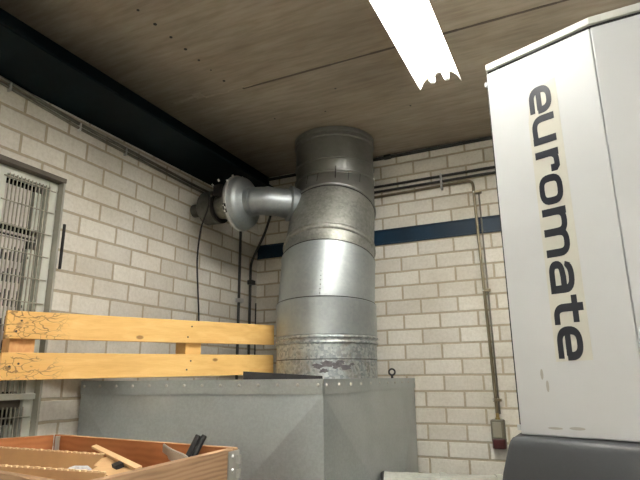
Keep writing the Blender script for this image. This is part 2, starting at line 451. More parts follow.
bm = bmesh.new(); rnd = random.Random(2)
for k in range(9):
    for z0 in (1.60, 1.70, 1.80, 1.90, 2.00, 2.09):
        box(bm, -0.0702, -0.0692, -1.925 + k * 0.0185, -1.917 + k * 0.0185, z0, z0 + rnd.uniform(0.03, 0.07))
obj('louvre_slots', bm, M_GAP, wn)
bm = bmesh.new()
for z0 in (1.66, 1.78, 1.90, 2.02, 2.11):
    box(bm, -0.0682, -0.0672, -1.752, -1.746, z0, z0 + 0.012)
obj('louvre_holes', bm, M_GAP, wn)
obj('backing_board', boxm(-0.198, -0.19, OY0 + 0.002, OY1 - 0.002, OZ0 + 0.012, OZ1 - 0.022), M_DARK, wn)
bm = bmesh.new(); y = -1.708
while y > -1.905:
    for z0, z1 in ((1.552, 2.450), (OZ0 + 0.03, 1.50)):
        box(bm, -0.036, -0.031, y - 0.0020, y + 0.0020, z0, z1)
    y -= 0.0175
obj('grille_bars', bm, M_GRILLE, wn)
bm = bmesh.new()
for k, z in enumerate([2.430 - 0.1018 * i for i in range(9)] + [1.46, 1.36, 1.26, 1.16, 1.06, 0.96]):
    tube([(-0.027, -1.928, z), (-0.027, -1.680, z)], 0.0030, 6, bm=bm)
obj('grille_rods', bm, M_GRILLE, wn)
o = obj('latch_bar', boxm(0.001, 0.009, OY1 + 0.008, OY1 + 0.018, 2.08, 2.285), M_BLACKSTEEL)
tag(o, 'narrow black vertical strip on the left wall beside the grille opening', 'strip')

# ------------------------------------------------------------ cables on the left wall under the beam
cp = [(-2.6, 2.86), (-2.05, 2.826), (-1.75, 2.803), (-1.6, 2.793), (-1.35, 2.786), (-1.0, 2.777), (-0.7, 2.770), (-0.3, 2.768)]
for r, dx, dz, lab in ((0.008, 0.010, 0.0, 'upper thin grey conduit under the navy beam on the left wall'),
                       (0.007, 0.009, -0.021, 'lower thin grey conduit under the navy beam on the left wall')):
    o = obj('conduit', tube(smooth_path([(dx, y, z - 0.008 + dz) for y, z in cp], 5), r, 10), M_CONDUIT, smooth=True)
    tag(o, lab, 'conduit')
for (y, z), wh in zip(((-1.985, 2.80), (-1.625, 2.776), (-1.33, 2.764)), (0, 1, 0)):
    o = obj('pipe_clip', boxm(0.0, 0.021, y - 0.004, y + 0.004, z - 0.026, z + 0.014), M_STEEL if not wh else M_LABEL, bevel=0.002)
    tag(o, {-1.985: 'steel clip holding the two thin conduits, furthest left on the left wall',
            -1.625: 'whitish clip holding the two thin conduits above the brick wall left of centre',
            -1.33: 'steel clip holding the two thin conduits, nearest the wall fan'}[y], 'clip', 'clips on the left wall conduits')

# ------------------------------------------------------------ conduits on the back wall
o = obj('conduit', tube([(0.02, -0.014, 3.038), (2.9, -0.014, 3.043)], 0.011, 10), M_DARKPIPE, smooth=True)
tag(o, 'dark conduit in the corner where back wall meets ceiling', 'conduit')
obj_ = obj('junction_lump', loft([((1.0, -0.02, 3.038), (1, 0, 0), 0.016), ((1.045, -0.02, 3.038), (1, 0, 0), 0.016)], 12), M_DARKPIPE, o)
bb = [('upper of three parallel grey conduits on the back wall right of the duct', 2.836, 0.0085, M_DARKPIPE),
      ('middle of three parallel grey conduits on the back wall right of the duct', 2.801, 0.0085, M_DARKPIPE)]
for lab, z, r, mt in bb:
    o = obj('conduit', tube([(0.24, -0.016, z), (2.9, -0.016, z + 0.016)], r, 10), mt, smooth=True); tag(o, lab, 'conduit')
o = obj('conduit', tube(bend_path([(0.24, -0.016, 2.757), (1.562, -0.016, 2.781), (1.565, -0.022, 2.70), (1.590, -0.022, 1.392)], 0.035), 0.009, 10), M_CONDUIT_BROWN, smooth=True)
tag(o, 'bronze-grey conduit that bends down the back wall to the red switch', 'conduit')
o = obj('conduit', tube([(1.592, -0.006, 2.71), (1.602, -0.006, 1.40)], 0.005, 8), M_CONDUIT, smooth=True)  # thin tube drawn in for the conduit's shadow line on the wall
tag(o, 'thin grey strip standing in for the shadow beside the bronze-grey conduit', 'cable')
for x, z, lab in ((1.580, 2.70, 'top'), (1.586, 2.09, 'middle'), (1.592, 1.475, 'bottom')):
    t = thing('pipe_clip', {'top': 'small steel clip on the vertical conduit just under its bend',
                            'middle': 'small steel clip halfway down the vertical conduit on the back wall',
                            'bottom': 'small steel clip on the vertical conduit just above the red switch'}[lab], 'clip', (x + 0.003, -0.001, z), 0, 'clips on the vertical conduit')
    obj('band', boxm(-0.022, 0.026, -0.031, 0, -0.008, 0.008), M_CONDUIT_BROWN, t, bevel=0.002)
    obj('screw', loft([((-0.018, -0.031, 0), (0, -1, 0), 0.004), ((-0.018, -0.036, 0), (0, -1, 0), 0.004)], 10), M_STEEL, t)
t = thing('pipe_clip', 'steel strap clamping the three parallel conduits to the back wall', 'clip', (1.371, -0.001, 2.80))
obj('band', boxm(-0.006, 0.006, -0.034, 0, -0.050, 0.056), M_STEEL, t, bevel=0.002)
obj('screw', loft([((0, -0.034, 0.048), (0, -1, 0), 0.004), ((0, -0.038, 0.048), (0, -1, 0), 0.004)], 10), M_STEEL, t)

# switch at the end of the drop
t = thing('wall_switch', 'grey and dark red switch box on the white back wall below the conduit', 'switch', (1.590, -0.001, 1.30))
obj('switch_box', boxm(-0.037, 0.035, -0.055, 0, -0.040, 0.072), M_SWITCH, t, bevel=0.006)
obj('cover_plate', boxm(-0.026, 0.020, -0.060, -0.054, -0.020, 0.060), simple('switch_cover_grey', lin(142, 137, 122), 0.4), t, bevel=0.003)
bm = prism([(-0.034, 0), (0.036, 0), (0.036, -0.05), (0.024, -0.066), (-0.026, -0.066), (-0.034, -0.052)], -0.078, -0.026)
obj('switch_flap', bm, M_RED, t, bevel=0.005)
obj('cable_gland', loft([((0, -0.022, 0.068), (0, 0, 1), 0.013), ((0, -0.022, 0.082), (0, 0, 1), 0.013), ((0, -0.022, 0.083), (0, 0, 1), 0.009), ((0, -0.022, 0.105), (0, 0, 1), 0.009)], 16), M_BRASS, t, smooth=True)

# corner pipes on the left wall
o = obj('vertical_pipe', tube([(0.010, -0.238, 0.0), (0.010, -0.238, 2.815)], 0.009, 12), M_DARKPIPE, smooth=True)
tag(o, 'dark vertical pipe on the left wall below the round fan', 'pipe')
obj('pipe_clamp', boxm(0, 0.034, -0.262, -0.214, 2.10, 2.125), M_STEEL, o)
o = obj('vertical_pipe', tube(bend_path([(0.010, -0.10, 0.0), (0.010, -0.10, 2.395), (0.10, -0.060, 2.62), (0.16, -0.060, 2.79)], 0.04), 0.009, 12), M_DARKPIPE, smooth=True)
tag(o, 'dark vertical pipe nearer the room corner, kinked diagonally at its top', 'pipe')
obj('pipe_clamp', boxm(0, 0.036, -0.124, -0.076, 2.24, 2.27), M_DARKPIPE, o)
o = obj('vertical_pipe', tube([(0.008, -0.020, 0.0), (0.008, -0.020, 2.12)], 0.005, 8), M_DARKPIPE, smooth=True)
tag(o, 'thin dark pipe standing right in the room corner', 'pipe')

# ------------------------------------------------------------ big galvanised collector box
FL, FR, BR, BL = (0.022, -1.474), (1.132, -1.314), (1.130, -0.034), (0.040, -0.034)
ZT = 1.598
t = thing('extraction_plenum', 'large grey galvanised sheet-metal box standing on the floor under the duct', 'metal box')
def cross_panel(p, q, z0, z1, depth):
    """a sheet panel with a diagonal cross break, bulging outward by depth"""
    bm = bmesh.new(); p = V((*p, 0)); q = V((*q, 0)); d = (q - p); n = V((d.y, -d.x, 0)).normalized()
    c = [p + V((0, 0, z0)), q + V((0, 0, z0)), q + V((0, 0, z1)), p + V((0, 0, z1))]
    vs = [bm.verts.new(x) for x in c]; mid = bm.verts.new((p + q) / 2 + V((0, 0, (z0 + z1) / 2)) + n * depth)
    for i in range(4): bm.faces.new((vs[i], vs[(i + 1) % 4], mid))
    back = [bm.verts.new(x - n * 0.004) for x in c]
    for i in range(4): bm.faces.new((vs[(i + 1) % 4], vs[i], back[i], back[(i + 1) % 4]))
    bm.faces.new(back[::-1]); return bm
obj('front_panel', cross_panel(FL, FR, 0.33, ZT - 0.058, 0.085), M_CABINET, t)
obj('side_panel', cross_panel(FR, BR, 0.33, ZT - 0.058, 0.085), M_CABINET, t)
def inset(poly, d):
    c = V((sum(p[0] for p in poly) / 4, sum(p[1] for p in poly) / 4)); out = []
    for p in poly:
        v = V(p) - c; out.append((c.x + v.x * (1 - d / abs(v.x)), c.y + v.y * (1 - d / abs(v.y))))
    return out
Q = [FL, FR, BR, BL]
obj('body', prism(inset(Q, 0.008), 0.0, ZT - 0.03), M_CABINET, t)
def flange(p, q, off=0.006, z0=ZT - 0.057, z1=ZT, th=0.004):
    p = V((*p, 0)); q = V((*q, 0)); d = (q - p).normalized(); n = V((d.y, -d.x, 0)); bm = bmesh.new()
    poly = [p + n * off, q + n * off, q + n * (off - th), p + n * (off - th)]
    return prism([(x.x, x.y) for x in poly], z0, z1), n, d
for p, q, cnt in ((FL, FR, 14), (FR, BR, 11)):
    bm, n, d = flange(p, q); obj('flange_strip', bm, M_CABINET, t)
    Ln = (V(q) - V(p)).length
    for k in range(cnt):
        s = 0.018 + (Ln - 0.036) * k / (cnt - 1)
        c = V((*p, 0)) + d * s + V((0, 0, ZT - 0.022))
        obj('screw', loft([(c + n * 0.005, n, 0.0068), (c + n * 0.008, n, 0.0064), (c + n * 0.011, n, 0.004)], 10), M_STEEL, t, smooth=True)
obj('top_panel', prism([(FL[0] - .001, FL[1] - .006), (FR[0] + .006, FR[1] - .006), (BR[0] + .006, BR[1]), (BL[0], BL[1])], ZT - 0.004, ZT), M_CABINET, t)
for p in (FL, FR):
    pass
obj('base_rail', prism(inset(Q, -0.002), 0.30, 0.33), M_CABINET, t)
bm = loft([((1.120, -0.415, ZT), (0, 0, 1), 0.007), ((1.120, -0.415, ZT + 0.014), (0, 0, 1), 0.006)], 10)
rp = [V((1.120, -0.415, ZT + 0.032)) + 0.016 * V((math.cos(q) * 0.9, 0.43 * math.cos(q), math.sin(q))) for q in [2 * math.pi * i / 16 for i in range(17)]]
tube(rp, 0.005, 8, bm=bm)
obj('lifting_eye', bm, M_BLACKSTEEL, t, smooth=True)

# ------------------------------------------------------------ vertical duct
BK = V((-0.25, 0.97, 0)).normalized()
def nrm(deg):
    a = math.radians(deg); return V((0, 0, math.cos(a))) + BK * math.sin(a)
t = thing('ventilation_duct', 'thick vertical galvanised ventilation duct rising from the metal box to the ceiling', 'duct', (0, 0, 0))
P0 = V((0.84, -0.64, 0))
def at(z, x=None, y=None): return V((0.84 if x is None else x, -0.64 if y is None else y, z))
REF = V((0.25, -0.97, 0)).normalized()
def sec(name, rings, mat):
    return obj(name, loft(rings, 72, True, ref=V((0.97, 0.25, 0))), mat, t, smooth=True, angle=25)
Z = V((0, 0, 1))
def bead(c, n, r, h=0.007, w=0.008):
    c = V(c); n = V(n); h *= 1.7
    return [(c - n * w, n, r), (c - n * w * 0.5, n, r + h * 0.8), (c, n, r + h), (c + n * w * 0.5, n, r + h * 0.8), (c + n * w, n, r)]
R0 = 0.262
sec('base_ring', [(at(ZT), Z, R0), (at(ZT + 0.002), Z, R0), (at(1.690), Z, R0)] , M_DUCT_OLD)
sec('lower_section', [(at(1.6905), Z, R0 - 0.003), (at(1.692), Z, R0 + 0.002), (at(1.698), Z, R0 + 0.002), (at(1.70), Z, R0 - 0.001)]
    + bead(at(1.772), Z, R0, 0.006, 0.009) + bead(at(1.797), Z, R0, 0.006, 0.009) + [(at(1.8045), Z, R0)], M_DUCT_OLD)
sec('sleeve', [(at(1.806), Z, R0 + 0.002), (at(1.81), Z, R0 + 0.0045), (at(1.955), nrm(3), R0 + 0.005), (at(1.968), nrm(4), R0 + 0.007), (at(1.972), nrm(4), R0 + 0.003)], M_DUCT)
sec('smooth_section', [(at(1.973), nrm(4), R0 - 0.006), (V((.840, -.638, 1.98)), nrm(5), R0 - 0.004), (V((.8295, -.583, 2.200)), nrm(17), 0.260), (V((.828, -.580, 2.213)), nrm(18), 0.2635), (V((.8275, -.578, 2.219)), nrm(18), 0.259)], M_DUCT)
n20 = nrm(20)
sec('elbow_section', [(V((.8273, -.5778, 2.220)), nrm(18), 0.2545), (V((.8255, -.567, 2.25)), nrm(19), 0.2535)]
    + bead((.8225, -.552, 2.290), nrm(20), 0.253, 0.006, 0.009)
    + bead((.8205, -.543, 2.317), nrm(20), 0.253, 0.004, 0.008)
    + [(V((.797, -.428, 2.555)), nrm(24), 0.248)], M_DUCT_DULL)
sec('elbow_collar', bead((.7965, -.4265, 2.564), nrm(25), 0.248, 0.005, 0.007)
    + [(V((.782, -.365, 2.70)), nrm(12), 0.243), (V((.779, -.352, 2.745)), nrm(4), 0.2425)], M_DUCT_DARK)
TC = V((.775, -.345, 0))
sec('top_collar', [(TC + Z * 2.747, Z, 0.2425), (TC + Z * 2.75, Z, 0.244)] + bead(TC + Z * 2.775, Z, 0.2425, 0.005, 0.009)
    + bead(TC + Z * 2.86, Z, 0.2425, 0.004, 0.007) + [(TC + Z * 2.97, Z, 0.2425)] + bead(TC + Z * 3.005, Z, 0.2425, 0.005, 0.009)
    + [(TC + Z * 3.03, Z, 0.2425), (TC + Z * 3.034, Z, 0.249), (TC + Z * 3.055, Z, 0.250)], M_DUCT_DARK)
for c_, n_, r_ in ((at(1.9735), nrm(4), R0 + 0.0035), (V((.8275, -.578, 2.2195)), nrm(18), 0.2625), (at(1.690), Z, R0 + 0.0012), (V((.7967, -.4270, 2.558)), nrm(24), 0.2505)):
    obj('lap_shadow_ring', loft([(c_ - n_ * 0.0022, n_, r_), (c_ + n_ * 0.0022, n_, r_)], 72, ref=V((0.97, 0.25, 0))), M_BLACKSTEEL, t, smooth=True)  # black rings stand in for the shadow under each overlapping lip
# riveted seam on the smooth section and seam on the collar
NR = V((1.17, -2.65, 0)).normalized()
SD = (Matrix.Rotation(math.radians(-6), 3, 'Z') @ V((0.40, -0.917, 0)))
a = V((.840, -.638, 1.995)) + SD * 0.2585; b = V((.828, -.580, 2.205)) + SD * 0.262
nn = SD.copy()
bm = bmesh.new()
tube([a, b], 0.0022, 6, bm=bm)
obj('seam', bm, M_DUCT_DARK, t)
for k in range(9):
    p = a.lerp(b, 0.06 + 0.11 * k)
    obj('rivet', loft([(p + nn * 0.001, nn, 0.0032), (p + nn * 0.004, nn, 0.0024)], 8), M_BLACKSTEEL, t)
# dripped sealant streaks and seam on the upper collar
SD2 = V((0.42, -0.9, 0)).normalized()
a = V((.793, -.41, 2.612)) + SD2 * 0.246; b = V((.777, -.348, 2.80)) + SD2 * 0.246
obj('seam', tube([a, b], 0.003, 6), M_BLACKSTEEL, t)
for q in (-42, -25, 18, 36):
    dq = Matrix.Rotation(math.radians(q), 3, 'Z') @ SD2
    a = V((.788, -.39, 2.70)) + dq * 0.246; b = V((.779, -.352, 2.765)) + dq * 0.2445
    obj('sealant_streak', tube([a, b], 0.0015, 6), M_BLACKSTEEL, t)
# ragged sealant patch low on the duct
for (q0, z, s_) in ((-8, 1.655, 0.04), (2, 1.665, 0.045), (12, 1.660, 0.04), (22, 1.650, 0.035), (-2, 1.635, 0.03), (16, 1.675, 0.03), (28, 1.665, 0.02)):
    bm = bmesh.new(); rnd = random.Random(q0 + 50); vs = []
    for k in range(14):
        an = 2 * math.pi * k / 14; rr_ = s_ * rnd.uniform(0.45, 1.0)
        da = rr_ * math.cos(an) / R0; dz = 0.45 * rr_ * math.sin(an)
        dq = Matrix.Rotation(math.radians(q0) + da, 3, 'Z') @ V((0.40, -0.917, 0))
        vs.append(bm.verts.new(at(z + dz) + dq * (R0 + 0.0022)))
    f = bm.faces.new(vs)
    r_ = bmesh.ops.extrude_face_region(bm, geom=[f]); 
    for v in [g for g in r_['geom'] if isinstance(g, bmesh.types.BMVert)]: v.co -= V((0.40, -0.917, 0)) * 0.002
    obj('sealant_patch', bm, simple('grey_sealant', lin(96, 92, 95), 0.8, 0, 60, 0.35), t)
# screws near the foot
for q in (36, 48):
    dq = Matrix.Rotation(math.radians(q), 3, 'Z') @ V((0.40, -0.917, 0))
    p = at(1.645) + dq * R0
    obj('screw', loft([(p, dq, 0.005), (p + dq * 0.005, dq, 0.0035)], 8), M_STEEL, t)
# branch elbow to the fan
BY, BZ = -0.735, 2.602
bp = smooth_path([(0.400, BY, BZ), (0.43, BY + 0.005, BZ), (0.50, BY + 0.035, BZ), (0.575, BY + 0.10, BZ - 0.004), (0.66, BY + 0.20, BZ - 0.008)], 5)
br_r = []
for i in range(len(bp)):
    br_r.append(0.083 + (0.004 if i in (5, 10, 15) else 0))
obj('branch_elbow', tube(bp, br_r, 32), M_DUCT, t, smooth=True, angle=60)
e = V((0.592, BY + 0.125, BZ - 0.002)); dn = V((0.70, 0.70, -0.05)).normalized()
obj('branch_collar', loft([(e - dn * 0.016, dn, 0.084), (e - dn * 0.010, dn, 0.088), (e - dn * 0.004, dn, 0.094), (e, dn, 0.106), (e + dn * 0.003, dn, 0.106), (e + dn * 0.060, dn, 0.090)], 40), M_DUCT, t, smooth=True)

# ------------------------------------------------------------ inline fan
t = thing('duct_fan', 'round silver inline fan with dark hose on the left wall beside the duct', 'fan', (0, BY, BZ))
X = V((1, 0, 0))
def c(x): return V((x, 0, 0))
obj('fan_casing', loft([(c(0.4350), X, 0.087), (c(0.4050), X, 0.089), (c(0.3980), X, 0.100), (c(0.3920), X, 0.128), (c(0.3820), X, 0.146), (c(0.3650), X, 0.154), (c(0.3420), X, 0.157), (c(0.3400), X, 0.159)], 56), M_DUCT, t, smooth=True, angle=50)
obj('clamp_band', loft([(c(0.3420), X, 0.158), (c(0.3400), X, 0.165), (c(0.3280), X, 0.165), (c(0.3260), X, 0.158)], 56), M_STEEL, t, smooth=True, angle=30)
obj('rear_casing', loft([(c(0.3320), X, 0.157), (c(0.3120), X, 0.154), (c(0.3020), X, 0.140), (c(0.2880), X, 0.112), (c(0.2750), X, 0.086), (c(0.1950), X, 0.074)], 56), M_DUCT_DULL, t, smooth=True, angle=50)
hr = [(c(0.0), X, 0.040), (c(0.090), X, 0.040)]
for i in range(19):
    x = 0.092 + i * 0.0055; hr.append((c(x), X, 0.097 + (0.004 if i % 2 else 0)))
obj('flexible_hose', loft(hr, 40), simple('black_hose', lin(84, 84, 78), 0.45, 0.3, 30, 0.3), t, smooth=True, angle=80)
obj('hose_clamp', loft([(c(0.185), X, 0.101), (c(0.196), X, 0.101)], 40), M_BLACKSTEEL, t, smooth=True)
obj('terminal_box', boxm(0.222, 0.282, -0.118, -0.070, 0.030, 0.095), M_BLACKSTEEL, t, bevel=0.005)
for k, (a_, x_) in enumerate(((35, 0.334), (60, 0.334), (95, 0.334), (30, 0.24), (45, 0.26), (20, 0.20))):
    q = math.radians(a_); rr_ = 0.170 if x_ > 0.2 else 0.112
    p = V((x_, -math.cos(q) * rr_, math.sin(q) * rr_)); d = V((0, -math.cos(q), math.sin(q)))
    obj('screw', loft([(p - d * 0.008, d, 0.006), (p + d * 0.004, d, 0.005)], 10), M_STEEL, t, smooth=True)
q = math.radians(-22); bm = bmesh.new()
vs = []
for s_ in (0.314, 0.292):
    for a_ in (-12, -30):
        an = math.radians(a_); rr_ = 0.1675 if s_ > 0.24 else 0.160
        vs.append(V((s_, -math.cos(an) * rr_, math.sin(an) * rr_)))
def sticker(name, a0, a1, x0, x1, r0, mat):
    bm = bmesh.new(); A = [math.radians(a0 + (a1 - a0) * k / 6) for k in range(7)]
    rows = [[bm.verts.new((x, -math.cos(a_) * r, math.sin(a_) * r)) for a_ in A] for x, r in ((x0, r0), (x1, r0), (x1, r0 - 0.002), (x0, r0 - 0.002))]
    for j in range(4):
        for k in range(6): bm.faces.new((rows[j][k], rows[j][k + 1], rows[(j + 1) % 4][k + 1], rows[(j + 1) % 4][k]))
    return obj(name, bm, mat, t)
sticker('label_plate', -34, -16, 0.3220, 0.3430, 0.1675, M_BLACKSTEEL)
sticker('label_print', -33, -28, 0.3240, 0.3340, 0.1682, M_LABEL)
sticker('label_print', -26, -22, 0.3310, 0.3410, 0.1682, M_LABEL)
sticker('label_print', -21, -18, 0.3240, 0.3310, 0.1682, M_LABEL)

o = obj('power_cable', tube(smooth_path([(0.20, -0.850, 2.65), (0.195, -0.856, 2.56), (0.14, -0.84, 2.45), (0.06, -0.76, 2.30), (0.04, -0.72, 2.15), (0.025, -0.68, 2.0), (0.015, -0.655, 1.85), (0.014, -0.65, 1.70)], 6), 0.005, 8), M_BLACK, smooth=True)
tag(o, 'thin black cable hanging from the fan down the left brick wall', 'cable')

# ------------------------------------------------------------ wooden pallet frame resting on the box
hd = math.atan2(1.227, 0.435)
t = thing('wooden_pallet', 'yellow pine pallet piece of two boards lying across the metal box', 'pallet', (0.1155, -1.932, 1.603), hd)
t.rotation_euler = (0, -math.radians(0.9), hd)
LN = 1.31
# local x along the boards, local -y towards the camera
obj('board', boxm(0, LN, 0.0, 0.023, 0.0, 0.101), M_PINE_BARK, t, bevel=0.002)
obj('board', boxm(0, LN, -0.001, 0.022, -0.0525, 0.0525), M_PINE_BARK, t, loc=(0.004, 0, 0.2045), rot=(0, math.radians(-0.1), 0), bevel=0.002)
for x0, x1, mt in ((0.028, 0.118, M_BLOCK), (0.785, 0.870, M_PINE)):
    obj('block', boxm(x0, x1, 0.0235, 0.115, 0.002, 0.250), mt, t, bevel=0.002)
for x, zz in ((0.03, 0.05), (0.06, 0.06), (0.78, 0.03), (0.80, 0.07), (0.78, 0.18), (0.80, 0.23), (0.04, 0.18), (0.055, 0.22)):
    obj('nail', loft([((x, 0.0, zz), (0, -1, 0), 0.004), ((x, -0.0022, zz), (0, -1, 0), 0.004)], 10), M_BLACKSTEEL, t)

# tapered black bar lying on the box
p = V((0.733, -1.262, 0)); q = V((1.03, -1.10, 0)); d = (q - p); L_ = d.length; an = math.atan2(d.y, d.x)
t = thing('steel_bar', 'flat black steel bar lying on the metal box in front of the duct', 'steel bar', (p.x, p.y, ZT + 0.0005), an)
bm = bmesh.new()
vs = [bm.verts.new(v) for v in [(0, 0, 0), (L_, 0, 0), (L_, 0.05, 0), (0, 0.05, 0), (0, 0, 0.034), (L_, 0, 0.012), (L_, 0.05, 0.012), (0, 0.05, 0.034)]]
for f in ((0, 3, 2, 1), (4, 5, 6, 7), (0, 1, 5, 4), (1, 2, 6, 5), (2, 3, 7, 6), (3, 0, 4, 7)): bm.faces.new([vs[i] for i in f])
obj('bar', bm, M_BLACKSTEEL, t)
obj('sawn_end', boxm(-0.002, -0.0002, 0.001, 0.049, 0.001, 0.033), M_RUSTEND, t)

# ------------------------------------------------------------ grey pipe low behind the machine
t = thing('insulated_pipe', 'thick dusty grey pipe leaving the right side of the metal box', 'pipe')
a = V((1.178, -0.80, 1.074)); b = V((1.78, -0.62, 1.062)); dn = (b - a).normalized()
rings = []; X0_ = V((1, 0, 0))
for k in range(31):
    s = k / 30; rings.append((a.lerp(b, s), dn, 0.118 + (0.0015 if k % 2 else 0)))
obj('pipe_shell', loft(rings, 40), M_PIPE, t, smooth=True, angle=60)
obj('gasket', loft([(a - dn * 0.006, dn, 0.119), (a + dn * 0.008, dn, 0.122)], 40), M_BLACK, t, smooth=True)
for s in (0.42, 0.80):
    p = a.lerp(b, s); obj('pipe_band', loft([(p - dn * 0.012, dn, 0.124), (p + dn * 0.012, dn, 0.124)], 40), M_PIPE, t, smooth=True)
obj('pipe_foot', prism([(1.50, -0.72), (1.56, -0.70), (1.54, -0.65), (1.48, -0.67)], 0, 0.95), M_PIPE, t)

# ------------------------------------------------------------ welding-fume filter cabinet
A = V((1.875, -1.669)); B = V((2.167, -1.785)); Cc = V((2.95, -1.835))
d1 = (B - A).normalized(); n1 = V((d1.y, -d1.x)); d2 = (Cc - B).normalized(); n2 = V((d2.y, -d2.x))
t = thing('filter_cabinet', 'tall white filter cabinet with dark sideways lettering at right', 'cabinet')
ZB, ZC = 1.452, 2.555
def off(dist):
    # polygon of the cabinet plan, front faces moved outward by dist
    k = (n1 + n2).normalized(); k = k / k.dot(n1)
    return [A + n1 * dist, B + k * dist, Cc + n2 * dist, V((2.95, -1.05)), V((1.885, -1.05))]
obj('body', prism([tuple(x) for x in off(-0.020)], 0.02, ZC - 0.002), M_WHITEPAINT, t)
obj('joint', prism([tuple(x) for x in off(-0.010)], 2.45, 2.540), M_GAP, t)
obj('lid', prism([tuple(x) for x in off(0.0)], 2.533, ZC), M_CREAM, t, bevel=0.002)
def slab(p, q, z0, z1, o0, o1):
    d = (q - p).normalized(); n = V((d.y, -d.x)); return prism([tuple(v) for v in (p + n * o1, q + n * o1, q + n * o0, p + n * o0)], z0, z1)
g = 0.0012
obj('front_door', slab(A + d1 * 0.001, B - d1 * g, ZB, 2.521, -0.019, 0.0), M_WHITEPAINT, t, bevel=0.003)
obj('front_panel', slab(B + d2 * g, Cc, ZB, 2.521, -0.019, 0.0), M_WHITEPAINT, t, bevel=0.003)
obj('edge_strip', boxm(1.872, 1.8845, -1.648, -1.06, 1.46, 2.515), M_GAP, t)
for z in (2.492, 1.468):
    obj('hinge_pin', loft([((1.872, -1.655, z - 0.007), (0, 0, 1), 0.0055), ((1.872, -1.655, z + 0.007), (0, 0, 1), 0.0055)], 12), M_WHITEPAINT, t)
# film strip under the letters
D3 = V((d1.x, d1.y, 0)); N3 = V((n1.x, n1.y, 0)); O3 = V((A.x, A.y, 0))
def face_pt(u, z, o): return O3 + D3 * u + V((0, 0, z)) + N3 * o
def flat(pts, o0, o1, bm=None):
    bm = bm or bmesh.new()
    f = [bm.verts.new(face_pt(u, z, o1)) for u, z in pts]; bk = [bm.verts.new(face_pt(u, z, o0)) for u, z in pts]
    bm.faces.new(f); bm.faces.new(bk[::-1])
    for i in range(len(pts)): bm.faces.new((f[i], bk[i], bk[(i + 1) % len(pts)], f[(i + 1) % len(pts)]))
    return bm
obj('label_film', flat([(0.117, 2.31), (0.131, 2.405), (0.206, 2.42), (0.209, 1.638), (0.117, 1.636)], 0.0, 0.0006), M_FILM, t)
# letters: drawn upright in (x right, y up) with x-height 1, then turned a quarter clockwise
def arc_pts(cx, cy, rx, ry, a0, a1, n=8, e=2.6):
    out = []
    for k in range(n + 1):
        q = math.radians(a0 + (a1 - a0) * k / n); c_, s_ = math.cos(q), math.sin(q)
        out.append((cx + rx * math.copysign(abs(c_) ** (2 / e), c_), cy + ry * math.copysign(abs(s_) ** (2 / e), s_)))
    return out
PX, PY = 0.325, 0.225          # pen: stem width and bar width
def ribbon(path, closed=False):
    """outline quads along a path with an elliptic pen"""
    P = [V(p) for p in path]; n = len(P); L = []; R_ = []
    for i in range(n):
        if closed: a, b = P[i - 1], P[(i + 1) % n]
        else: a, b = P[max(0, i - 1)], P[min(n - 1, i + 1)]
        dd = (b - a).normalized(); nn = V((-dd.y, dd.x)); o_ = V((nn.x * PX / 2, nn.y * PY / 2))
        L.append(P[i] + o_); R_.append(P[i] - o_)
    q = [(L[i], R_[i], R_[i + 1], L[i + 1]) for i in range(n - 1)]
    if closed: q.append((L[-1], R_[-1], R_[0], L[0]))
    return q
hx, hy = PX / 2, PY / 2
def L_e(w):
    return [ribbon([(w - hx - 0.02, 0.44), (hx + 0.05, 0.44)]),
            ribbon([(w - hx, 0.36), (w - hx, 0.5)] + arc_pts(w / 2, 0.5, w / 2 - hx, 0.5 - hy, 0, 180, 16) + arc_pts(w / 2, 0.5, w / 2 - hx, 0.5 - hy, 180, 270, 8) + [(w - 0.08, hy)])]
def L_u(w):
    return [ribbon([(hx, 1.0), (hx, 0.5)] + arc_pts(w / 2, 0.5, w / 2 - hx, 0.5 - hy, 180, 270, 8)[1:] + [(w - hx, hy + 0.02)]), ribbon([(w - hx, 1.0), (w - hx, 0)])]
def L_r(w):
    return [ribbon([(hx, 1.0), (hx, 0)]), ribbon([(hx, 0.55)] + arc_pts(hx + 0.42, 0.5, 0.42, 0.5 - hy, 180, 90, 6)[1:] + [(w - 0.2, 1 - hy)] + [(w - hx, 0.86), (w - hx, 0.62)])]
def L_o(w): return [ribbon(arc_pts(w / 2, 0.5, w / 2 - hx, 0.5 - hy, 0, 345, 23, 3.0), True)]
def L_m(w):
    r_ = (w - PX) / 4
    out = [ribbon([(hx, 1.0), (hx, 0)])]
    for c_ in (hx + r_, hx + 3 * r_):
        out.append(ribbon([(c_ - r_, 0.55)] + arc_pts(c_, 0.55, r_, 0.45 - hy, 180, 0, 12) + [(c_ + r_, 0)]))
    return out
def L_a(w):
    return [ribbon([(0.10, 0.80)] + arc_pts(w / 2, 0.58, w / 2 - hx, 0.42 - hy, 150, 0, 10) + [(w - hx, 0)]),
            ribbon([(w - hx, 0.56), (w / 2, 0.56)] + arc_pts(w / 2 - 0.1, 0.325, w / 2 - 0.1 - hx, 0.325 - hy + 0.0, 90, 270, 12)[1:] + [(w - hx, hy)])]
def L_t(w):
    return [ribbon([(w * 0.42, 1.19), (w * 0.42, 0.45)] + arc_pts(w * 0.42 + 0.38, 0.45, 0.38, 0.45 - hy, 180, 270, 8)[1:] + [(w, hy)]), ribbon([(0, 0.98 - hy), (w * 0.95, 0.98 - hy)])]
U0, UH = 0.1255, 0.0645
